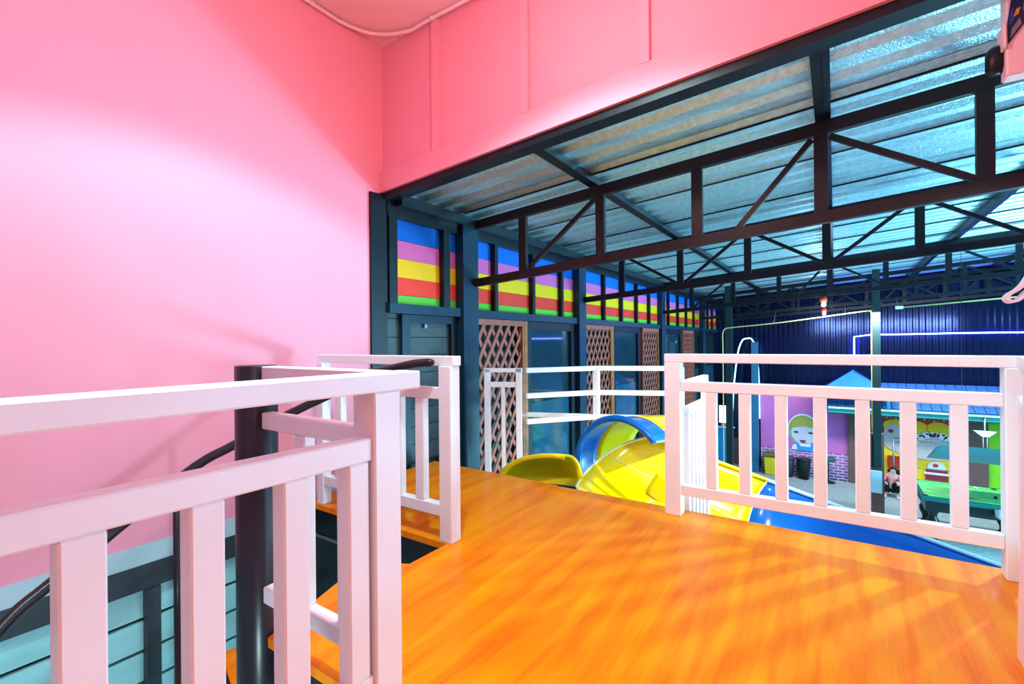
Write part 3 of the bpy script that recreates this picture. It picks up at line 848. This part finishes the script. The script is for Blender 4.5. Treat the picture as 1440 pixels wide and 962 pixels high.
# ------------------------------------------------------------------ far shops
fw = thing('wall_shop', None, None, (.5, 15.4, G)); fw['kind'] = ST
box('magenta_panel', (-1.78, .28), (15.3, 15.45), (-1.98, -.2), 'magenta', fw)
box('brick_panel', (-1.78, .28), (15.29, 15.45), (G, -1.985), 'brickp', fw)
box('brown_pier', (.28, .44), (15.22, 15.45), (G, -.75), 'brown', fw)
box('brown_pier', (.44, 1.02), (15.3, 15.45), (G, -.75), 'brown', fw)
box('yellow_panel', (1.02, 2.58), (15.3, 15.45), (G, -.75), 'yellow', fw)
box('brown_pier', (2.58, 2.92), (15.22, 15.45), (G, -.75), 'brown', fw)
box('lime_panel', (2.92, 4.6), (15.3, 15.45), (G, -.75), 'lime', fw)
# shop roof
sr_ = thing('shop_roof', 'blue tiled lean-to roof with a teal fascia over the shop fronts', 'roof', (1.8, 15.0, -.7))
ry0, rz0, ry1, rz1 = 14.6, -.66, 15.6, -.12
nx = 26; xw = (4.6 + .15) / nx
for r in range(5):
    f0, f1 = r / 5, (r + 1) / 5
    for k in range(nx):
        x0 = -.15 + k * xw
        if r >= 2 and x0 < .7: continue
        pa0 = Vector((x0 + xw / 2, ry0 + (ry1 - ry0) * f0, rz0 + (rz1 - rz0) * f0 + .028)); pb0 = Vector((x0 + xw / 2, ry0 + (ry1 - ry0) * (f1 + .03), rz0 + (rz1 - rz0) * (f1 + .03) + .008))
        bar('roof_tile', pa0, pb0, xw - .012, .02, 'tile', sr_)
bar('roof_deck', (2.65, ry0, rz0 - .02), (2.65, ry1, rz1 - .02), 3.9, .03, 'teal_dark', sr_)
bar('roof_deck', (.275, ry0, rz0 - .02), (.275, ry0 + .44, rz0 + .44 * .54 - .02), .85, .03, 'teal_dark', sr_)
box('fascia', (-.15, 4.6), (14.56, 14.60), (-.80, -.665), 'teal', sr_)
box('gutter', (-.15, 4.6), (14.48, 14.56), (-.69, -.65), 'sash', sr_)
box('soffit', (-.15, 4.6), (14.6, 15.3), (-.83, -.80), 'teal_dark', sr_)
# small pyramid roof above
py = thing('kiosk_roof', 'bright blue pyramid roof peak in front of the navy metal wall', 'roof', (.36, 14.95, -.3))
bm = bmesh.new()
ap = bm.verts.new((.385, 14.95, .25)); bb_ = [bm.verts.new(p) for p in ((-.42, 14.3, -.32), (1.19, 14.3, -.32), (1.19, 15.55, -.32), (-.42, 15.55, -.32))]
for k in range(4): bm.faces.new((bb_[k], bb_[(k + 1) % 4], ap))
bm.faces.new(bb_[::-1])
from_bm('roof_sheet', bm, 'pyr', py)
for k, q in enumerate(((-.42, 14.3, -.32), (1.19, 14.3, -.32))):
    tube('ridge_cap', [(.385, 14.95, .255), q], .018, 'pyr', py, 6)
for x in (-.3, 1.05): box('roof_post', (x - .03, x + .03), (14.36, 14.42), (-2.7 if x < 0 and False else -.62, -.32), 'bluepost', py)


def disc(name, cx, cz, rx_, rz_, y0, y1, m, parent, n=22, a0=0, a1=360):
    pts = [(cx + rx_ * math.cos(math.radians(a0 + (a1 - a0) * k / n)), cz + rz_ * math.sin(math.radians(a0 + (a1 - a0) * k / n))) for k in range(n + (a1 - a0 != 360))]
    return prism(name, pts, y0, y1, m, parent, 'y')


# painted girl on the magenta wall
mg = tag(thing('mural_girl', 'painted cartoon girl with blond fringe and blue top on the magenta wall', 'mural', (-.78, 15.3, -1.6)))
mg['label'] = 'painted cartoon girl with blond fringe and blue top on the magenta wall'; mg['category'] = 'mural'
disc('painted_hair', -.74, -1.42, .37, .43, 15.288, 15.296, 'm_white', mg)
disc('painted_hair', -.74, -1.43, .345, .40, 15.280, 15.288, 'blond', mg)
disc('painted_face', -.72, -1.52, .305, .30, 15.272, 15.280, 'skinlilac', mg)
prism('painted_fringe', [(-1.03, -1.40), (-.98, -1.24), (-.86, -1.10), (-.70, -1.06), (-.54, -1.10), (-.44, -1.22), (-.40, -1.38), (-.72, -1.33)], 15.264, 15.272, 'blond', mg, 'y')
for x in (-.90, -.56): disc('painted_eye', x, -1.50, .055, .024, 15.264, 15.272, 'm_black', mg, 12)
disc('painted_mouth', -.74, -1.71, .075, .06, 15.262, 15.270, 'm_maroon', mg, 14, 180, 360)
box('painted_neck', (-.81, -.63), (15.272, 15.280), (-1.95, -1.78), 'skinlilac', mg)
prism('painted_shoulder', [(-1.03, -1.99), (-.98, -1.86), (-.84, -1.80), (-.60, -1.80), (-.42, -1.86), (-.36, -1.99)], 15.268, 15.276, 'm_white', mg, 'y')
prism('painted_top', [(-.86, -2.0), (-.90, -1.80), (-.84, -1.80), (-.80, -1.88), (-.58, -1.88), (-.54, -1.80), (-.48, -1.80), (-.52, -2.0)], 15.258, 15.266, 'm_blue', mg, 'y')
# abstract mural on the yellow wall
my = thing('mural_yellow', 'painted red scallops, spotted arch and layered cake on the yellow wall', 'mural', (1.8, 15.3, -1.8))
box('painted_band', (1.02, 2.58), (15.290, 15.297), (-1.05, -.84), 'm_red', my)
for k in range(4): disc('painted_scallop', 1.22 + .42 * k, -1.13, .22, .15, 15.282, 15.29, 'yellow', my, 18)
for k in range(9): disc('painted_dot', 1.08 + .18 * k, -.93 - .03 * (k % 2), .018, .018, 15.274, 15.282, 'm_white', my, 8)
disc('painted_oval', 1.86, -1.62, .74, .30, 15.281, 15.289, 'm_grey', my, 28)
disc('painted_oval', 1.20, -1.42, .20, .34, 15.276, 15.282, 'm_grey', my, 20)
for k in range(7):
    a = math.radians(150 - 20 * k); disc('painted_blob', 1.98 + .42 * math.cos(a), -1.62 + .33 * math.sin(a), .10, .075, 15.268, 15.276, 'm_white', my, 14)
    disc('painted_spot', 2.0 + .44 * math.cos(a), -1.60 + .34 * math.sin(a), .028, .022, 15.260, 15.268, 'm_black', my, 9)
for x, zz in ((1.16, -1.27), (1.97, -1.31), (2.45, -1.30)):
    disc('painted_heart', x, zz, .05, .045, 15.258, 15.266, 'm_maroon', my, 12)
disc('painted_cake_top', 2.02, -2.08, .17, .14, 15.276, 15.284, 'm_white', my, 16)
disc('painted_cherry', 2.0, -2.03, .055, .045, 15.268, 15.276, 'm_red', my, 12)
for zz, hh, mm, wx in ((-2.17, .06, 'm_maroon', .20), (-2.23, .05, 'm_white', .24), (-2.33, .13, 'm_maroon', .21)):
    box('painted_layer', (2.02 - wx, 2.02 + wx), (15.266, 15.274), (zz - hh / 2, zz + hh / 2), mm, my)

# ------------------------------------------------------------------ bins, stool, chair, frame
t = thing('dustbin', 'yellow dustbin with an olive lid by the blue column', 'bin', (-1.55, 15.05, G))


def bin_(t, cx, cy, w0, w1, h, mb, ml):
    bm = bmesh.new(); A = [bm.verts.new((cx + a * w0, cy + b * w0 * .8, G)) for a, b in ((-1, -1), (1, -1), (1, 1), (-1, 1))]
    B = [bm.verts.new((cx + a * w1, cy + b * w1 * .8, G + h)) for a, b in ((-1, -1), (1, -1), (1, 1), (-1, 1))]
    bm.faces.new(A[::-1]); bm.faces.new(B)
    for k in range(4): bm.faces.new((A[k], A[(k + 1) % 4], B[(k + 1) % 4], B[k]))
    bmesh.ops.bevel(bm, geom=bm.edges[:], offset=.02, segments=2, affect='EDGES')
    from_bm('bin_body', bm, mb, t)
    if ml:
        box('lid', (cx - w1 - .02, cx + w1 + .02), (cy - w1 * .8 - .02, cy + w1 * .8 + .02), (G + h, G + h + .1), ml, t, .03)
        box('lid_flap', (cx - w1 * .6, cx + w1 * .6), (cy - w1 * .5, cy + w1 * .5), (G + h + .1, G + h + .15), ml, t, .015)


bin_(t, -1.50, 15.02, .14, .17, .50, 'bin_y', 'olive')
t = thing('dustbin', 'black open bucket-shaped dustbin below the painted girl', 'bin', (-.74, 15.0, G))
lathe('bin_body', [(.125, G), (.17, G + .50), (.165, G + .51)], -.72, 15.0, 'bin_k', t, 20)
lathe('rim', [(.172, G + .50), (.19, G + .51), (.19, G + .55), (.16, G + .56)], -.72, 15.0, 'bin_k', t, 20)
t = thing('dustbin', 'grey-purple dustbin left of the black one', 'bin', (-1.06, 15.05, G))
lathe('bin_body', [(.11, G), (.15, G + .50), (.14, G + .51)], -1.08, 15.05, 'bin_g', t, 18)
lathe('rim', [(.152, G + .49), (.17, G + .50), (.17, G + .54), (.14, G + .55)], -1.08, 15.05, 'bin_g', t, 18)
t = thing('bar_stool', 'black bar stool with a single leg by the painted brick panel', 'stool', (-.14, 14.95, G))
lathe('base', [(.17, G), (.16, G + .02), (.03, G + .05)], -.17, 14.95, 'bin_k', t, 18)
lathe('stem', [(.022, G + .05), (.022, G + .56)], -.17, 14.95, 'bin_k', t, 12)
lathe('seat', [(.10, G + .56), (.17, G + .58), (.18, G + .63), (.15, G + .66)], -.17, 14.95, 'teal_dark', t, 18)
t = thing('chair', 'red-backed chair with a black seat against the yellow mural', 'chair', (1.25, 15.05, G))
box('backrest', (1.08, 1.34), (15.20, 15.24), (G + .52, G + .82), 'red', t, .01)
box('seat', (1.08, 1.36), (14.96, 15.24), (G + .40, G + .48), 'c_black', t, .015)
for x in (1.10, 1.34):
    for y in (14.99, 15.22): box('leg', (x - .015, x + .015), (y - .015, y + .015), (G, G + (.40 if y < 15.1 else .52)), 'grey_tube', t)
t = thing('tube_frame', 'grey tubular frame with double top rail before the yellow mural', 'frame', (1.7, 14.6, G))
for x in (1.17, 2.29):
    tube('upright', [(x, 14.84, G), (x, 14.84, -1.37)], .018, 'grey_tube', t, 8)
    tube('foot', [(x, 14.76, G + .02), (x, 14.92, G + .02)], .02, 'grey_tube', t, 8)
tube('top_rail', [(1.17, 14.84, -1.37), (2.29, 14.84, -1.37)], .018, 'grey_tube', t, 8)
tube('second_rail', [(1.17, 14.84, -1.475), (2.29, 14.84, -1.475)], .014, 'grey_tube', t, 8)
tube('mid_rail', [(1.17, 14.84, -2.035), (2.29, 14.84, -2.035)], .012, 'grey_tube', t, 8)
# counter with lit sign and door in the far corner
t = thing('counter', 'azure blue ticket counter with a pale sloping top in the far left corner', 'counter', (-2.5, 13.7, G))
prism('counter_body', [(13.2, G), (14.2, G), (14.2, -1.36), (13.2, -1.20)], -2.86, -2.33, 'azure', t, 'x')
bar('counter_top', (-2.595, 13.15, -1.185), (-2.595, 14.25, -1.355), .60, .03, 'lamp_white', t)
t = thing('lit_sign', 'small glowing white sign standing on the blue counter', 'sign', (-2.45, 13.6, -1.2))
box('sign_panel', (-2.56, -2.38), (13.55, 13.60), (-1.13, -.68), 'screen', t)
box('sign_foot', (-2.52, -2.42), (13.58, 13.66), (-1.2345, -1.13), 'grey_tube', t)
t = thing('door_2', None, None, (-2.2, 15.74, G)); t['kind'] = ST
box('door_leaf', (-2.62, -2.0), (15.70, 15.76), (-1.9, -.3), 'blueframe', t)
box('door_panel', (-2.62, -2.0), (15.69, 15.76), (G, -1.905), 'brown', t)
# child
t = thing('person', 'person crouching in a pink top and black trousers beside the brown pier', 'person', (1.06, 14.42, G))


def skin_body(name, verts, edges, radii, m, parent, lv=1):
    me = bpy.data.meshes.new(name); o0 = Vector(parent['_o'])
    me.from_pydata([Vector(v) - o0 for v in verts], edges, [])
    me.materials.append(M[m])
    o = link(name, me, parent, tuple(o0))
    md = o.modifiers.new('skin', 'SKIN'); md.use_smooth_shade = True
    for i, r in enumerate(radii):
        sv = me.skin_vertices[0].data[i]; sv.radius = (r, r); sv.use_root = (i == 0)
    s_ = o.modifiers.new('sub', 'SUBSURF'); s_.levels = lv; s_.render_levels = lv
    return o


X0, Y0 = 1.06, 14.42
V = lambda x, y, z: (X0 + x, Y0 + y, G + z)
# one continuous body: pelvis root, bent legs, leaning torso, neck, head, arms resting on the knees
bv_ = [V(0, .05, .20), V(.03, .0, .36), V(.05, -.02, .50), V(.06, -.03, .57), V(.07, -.035, .66),
       V(-.07, -.02, .22), V(-.10, -.20, .40), V(-.09, -.08, .06), V(-.10, -.19, .03),
       V(.08, -.02, .22), V(.14, -.20, .40), V(.13, -.08, .06), V(.15, -.19, .03),
       V(-.07, -.01, .49), V(-.13, -.10, .38), V(-.08, -.24, .36), V(-.06, -.29, .34),
       V(.16, -.02, .49), V(.21, -.11, .38), V(.15, -.24, .36), V(.12, -.29, .34)]
be_ = [(0, 1), (1, 2), (2, 3), (3, 4), (0, 5), (5, 6), (6, 7), (7, 8), (0, 9), (9, 10), (10, 11), (11, 12), (2, 13), (13, 14), (14, 15), (15, 16), (2, 17), (17, 18), (18, 19), (19, 20)]
br_ = [.10, .095, .085, .035, .075, .075, .055, .035, .028, .075, .055, .035, .028, .045, .034, .024, .02, .045, .034, .024, .02]
skin_body('body', bv_, be_, br_, 'skin', t)
skin_body('pink_top', [V(.005, .045, .24), V(.03, .0, .36), V(.05, -.02, .495), V(-.07, -.01, .49), V(-.115, -.07, .41), V(.16, -.02, .49), V(.195, -.08, .41)],
          [(0, 1), (1, 2), (2, 3), (3, 4), (2, 5), (5, 6)], [.108, .108, .095, .056, .046, .056, .046], 'c_pink', t)
skin_body('trousers', [V(0, .05, .19), V(-.07, -.02, .22), V(-.10, -.20, .40), V(-.09, -.09, .10), V(.08, -.02, .22), V(.14, -.20, .40), V(.13, -.09, .10)],
          [(0, 1), (1, 2), (2, 3), (0, 4), (4, 5), (5, 6)], [.112, .088, .066, .046, .088, .066, .046], 'c_black', t)
skin_body('hair', [V(.07, .0, .70), V(.08, .03, .64), V(.08, .04, .54)], [(0, 1), (1, 2)], [.078, .06, .03], 'hair', t)
for s in (-.02, .16):
    box('eye', (X0 + s - .0 + .0, X0 + s + .02), (Y0 - .113, Y0 - .108), (G + .665, G + .68), 'hair', t) if False else None
for s in (.035, .095): box('eye', (X0 + s, X0 + s + .016), (Y0 - .112, Y0 - .100), (G + .662, G + .674), 'hair', t)
box('nose', (X0 + .066, X0 + .08), (Y0 - .122, Y0 - .10), (G + .636, G + .656), 'skin', t, .003)
box('mouth', (X0 + .055, X0 + .09), (Y0 - .108, Y0 - .095), (G + .615, G + .622), 'm_maroon', t)
for s in (-.105, .145): box('shoe', (X0 + s - .035, X0 + s + .035), (Y0 - .26, Y0 - .06), (G, G + .055), 'm_grey', t, .015)

# ------------------------------------------------------------------ pool table and its lamp
t = thing('pool_table', 'black pool table with bright green felt before the far shops', 'table', (2.6, 12.25, G))
TX0, TX1, TY0, TY1, TZ = 1.30, 3.95, 11.60, 12.92, -1.90
box('bed', (TX0 + .1, TX1 - .1), (TY0 + .1, TY1 - .1), (TZ - .06, TZ), 'green_felt', t)
for nm, x, y in (('cushion', (TX0 + .07, TX1 - .07), (TY0 + .07, TY0 + .12)), ('cushion', (TX0 + .07, TX1 - .07), (TY1 - .12, TY1 - .07)), ('cushion', (TX0 + .07, TX0 + .12), (TY0 + .12, TY1 - .12)), ('cushion', (TX1 - .12, TX1 - .07), (TY0 + .12, TY1 - .12))):
    box(nm, x, y, (TZ - .02, TZ + .03), 'green_felt', t, .008)
for x, y in (((TX0, TX1), (TY0, TY0 + .07)), ((TX0, TX1), (TY1 - .07, TY1)), ((TX0, TX0 + .07), (TY0 + .07, TY1 - .07)), ((TX1 - .07, TX1), (TY0 + .07, TY1 - .07))):
    box('rail', x, y, (TZ - .06, TZ + .025), 'teal_dark', t, .008)
box('apron', (TX0 + .08, TX1 - .08), (TY0 + .08, TY0 + .13), (TZ - .26, TZ - .06), 'black_wood', t)
box('apron', (TX0 + .08, TX1 - .08), (TY1 - .13, TY1 - .08), (TZ - .26, TZ - .06), 'black_wood', t)
box('apron', (TX0 + .08, TX0 + .13), (TY0 + .13, TY1 - .13), (TZ - .26, TZ - .06), 'black_wood', t)
box('apron', (TX1 - .13, TX1 - .08), (TY0 + .13, TY1 - .13), (TZ - .26, TZ - .06), 'black_wood', t)
for x in (TX0 + .2, (TX0 + TX1) / 2, TX1 - .2):
    for y in (TY0 + .2, TY1 - .2):
        lathe('leg', [(.08, G), (.085, G + .05), (.05, G + .10), (.05, G + .16), (.09, G + .26), (.10, G + .34), (.06, G + .42), (.07, G + .48), (.10, G + .52), (.10, G + .56)], x, y, 'black_wood', t, 16)
for x in (TX0 + .08, (TX0 + TX1) / 2 - .1, TX1 - .08):
    for y in (TY0 + .08, TY1 - .08): lathe('pocket', [(.05, TZ + .026), (.05, TZ + .031)], x, y, 'm_black', t, 14)
bx, by = 2.37, 11.585
lathe('pocket_net', [(.03, TZ - .20), (.07, TZ - .17), (.085, TZ - .08), (.08, TZ - .04)], bx, by, 'lamp_white', t, 14)
for k, (p, q, lb) in enumerate((((1.45, 12.10, TZ + .048), (2.0, 11.94, TZ + .048), 'pool cue lying across the left end of the green felt'), ((1.35, 11.80, TZ + .048), (2.15, 11.80, TZ + .048), 'pool cue lying straight along the near rail of the table'))):
    c_ = thing('pool_cue', lb, 'cue', p)
    pv, qv = Vector(p), Vector(q); md_ = pv.lerp(qv, .7)
    tube('cue_shaft', [p, md_], [.006, .010], 'wood_pale', c_, 8)
    tube('cue_butt', [md_, q], [.010, .014], 'brown', c_, 8)
for k, (x, y, mm, lb) in enumerate(((2.25, 12.72, 'lamp_white', 'white ball by the far rail of the pool table'), (2.42, 12.15, 'm_black', 'dark ball in the middle of the green felt'), (1.98, 12.25, 'red', 'red ball near the crossed cues'))):
    o = lathe('billiard_ball', [(.004, TZ)] + [(.029 * math.sin(PI * j / 10), TZ + .029 - .029 * math.cos(PI * j / 10)) for j in range(1, 10)] + [(.004, TZ + .058)], x, y, mm, None, 14, (x, y, TZ))
    tag(o, lb, 'ball', 'balls on the pool table')
t = thing('billiard_lamp', 'long teal lamp canopy hung over the pool table by white cords', 'lamp', (2.5, 12.0, -1.1))
bm = bmesh.new()
lo = [bm.verts.new(p) for p in ((1.37, 11.42, -1.12), (3.6, 11.30, -1.12), (3.75, 12.70, -1.12), (1.66, 12.62, -1.12))]
hi = [bm.verts.new(p) for p in ((1.47, 11.50, -1.05), (3.5, 11.40, -1.05), (3.65, 12.60, -1.05), (1.74, 12.55, -1.05))]
bm.faces.new(lo[::-1]); bm.faces.new(hi)
for k in range(4): bm.faces.new((lo[k], lo[(k + 1) % 4], hi[(k + 1) % 4], hi[k]))
from_bm('canopy', bm, 'teal_dark', t)
for x, y in ((1.95, 12.0), (3.2, 12.0)):
    tube('hanger_rod', [(x, y, -1.05), (x, y, roofz(x) - .01)], .004, 'black', t, 6)
t = thing('eave_lamp', 'white fan-shaped lamp with two pull cords under the shop eave, before the brown pier', 'lamp', (2.73, 14.5, -1.0))
prism('shade', [(2.54, -1.0), (2.92, -1.0), (2.79, -1.13), (2.68, -1.13)], 14.50, 14.56, 'lamp_white', t, 'y')
tube('stem', [(2.73, 14.54, -1.0), (2.73, 14.54, -.695)], .012, 'lamp_white', t, 8)
for x in (2.70, 2.765):
    tube('cord', [(x, 14.53, -1.12), (x, 14.53, -1.44)], .006, 'lamp_white', t, 6)
    lathe('cord_ball', [(.008, -1.475), (.022, -1.455), (.008, -1.435)], x, 14.53, 'lamp_white', t, 8)

for o in S.objects:
    if '_o' in o: del o['_o']
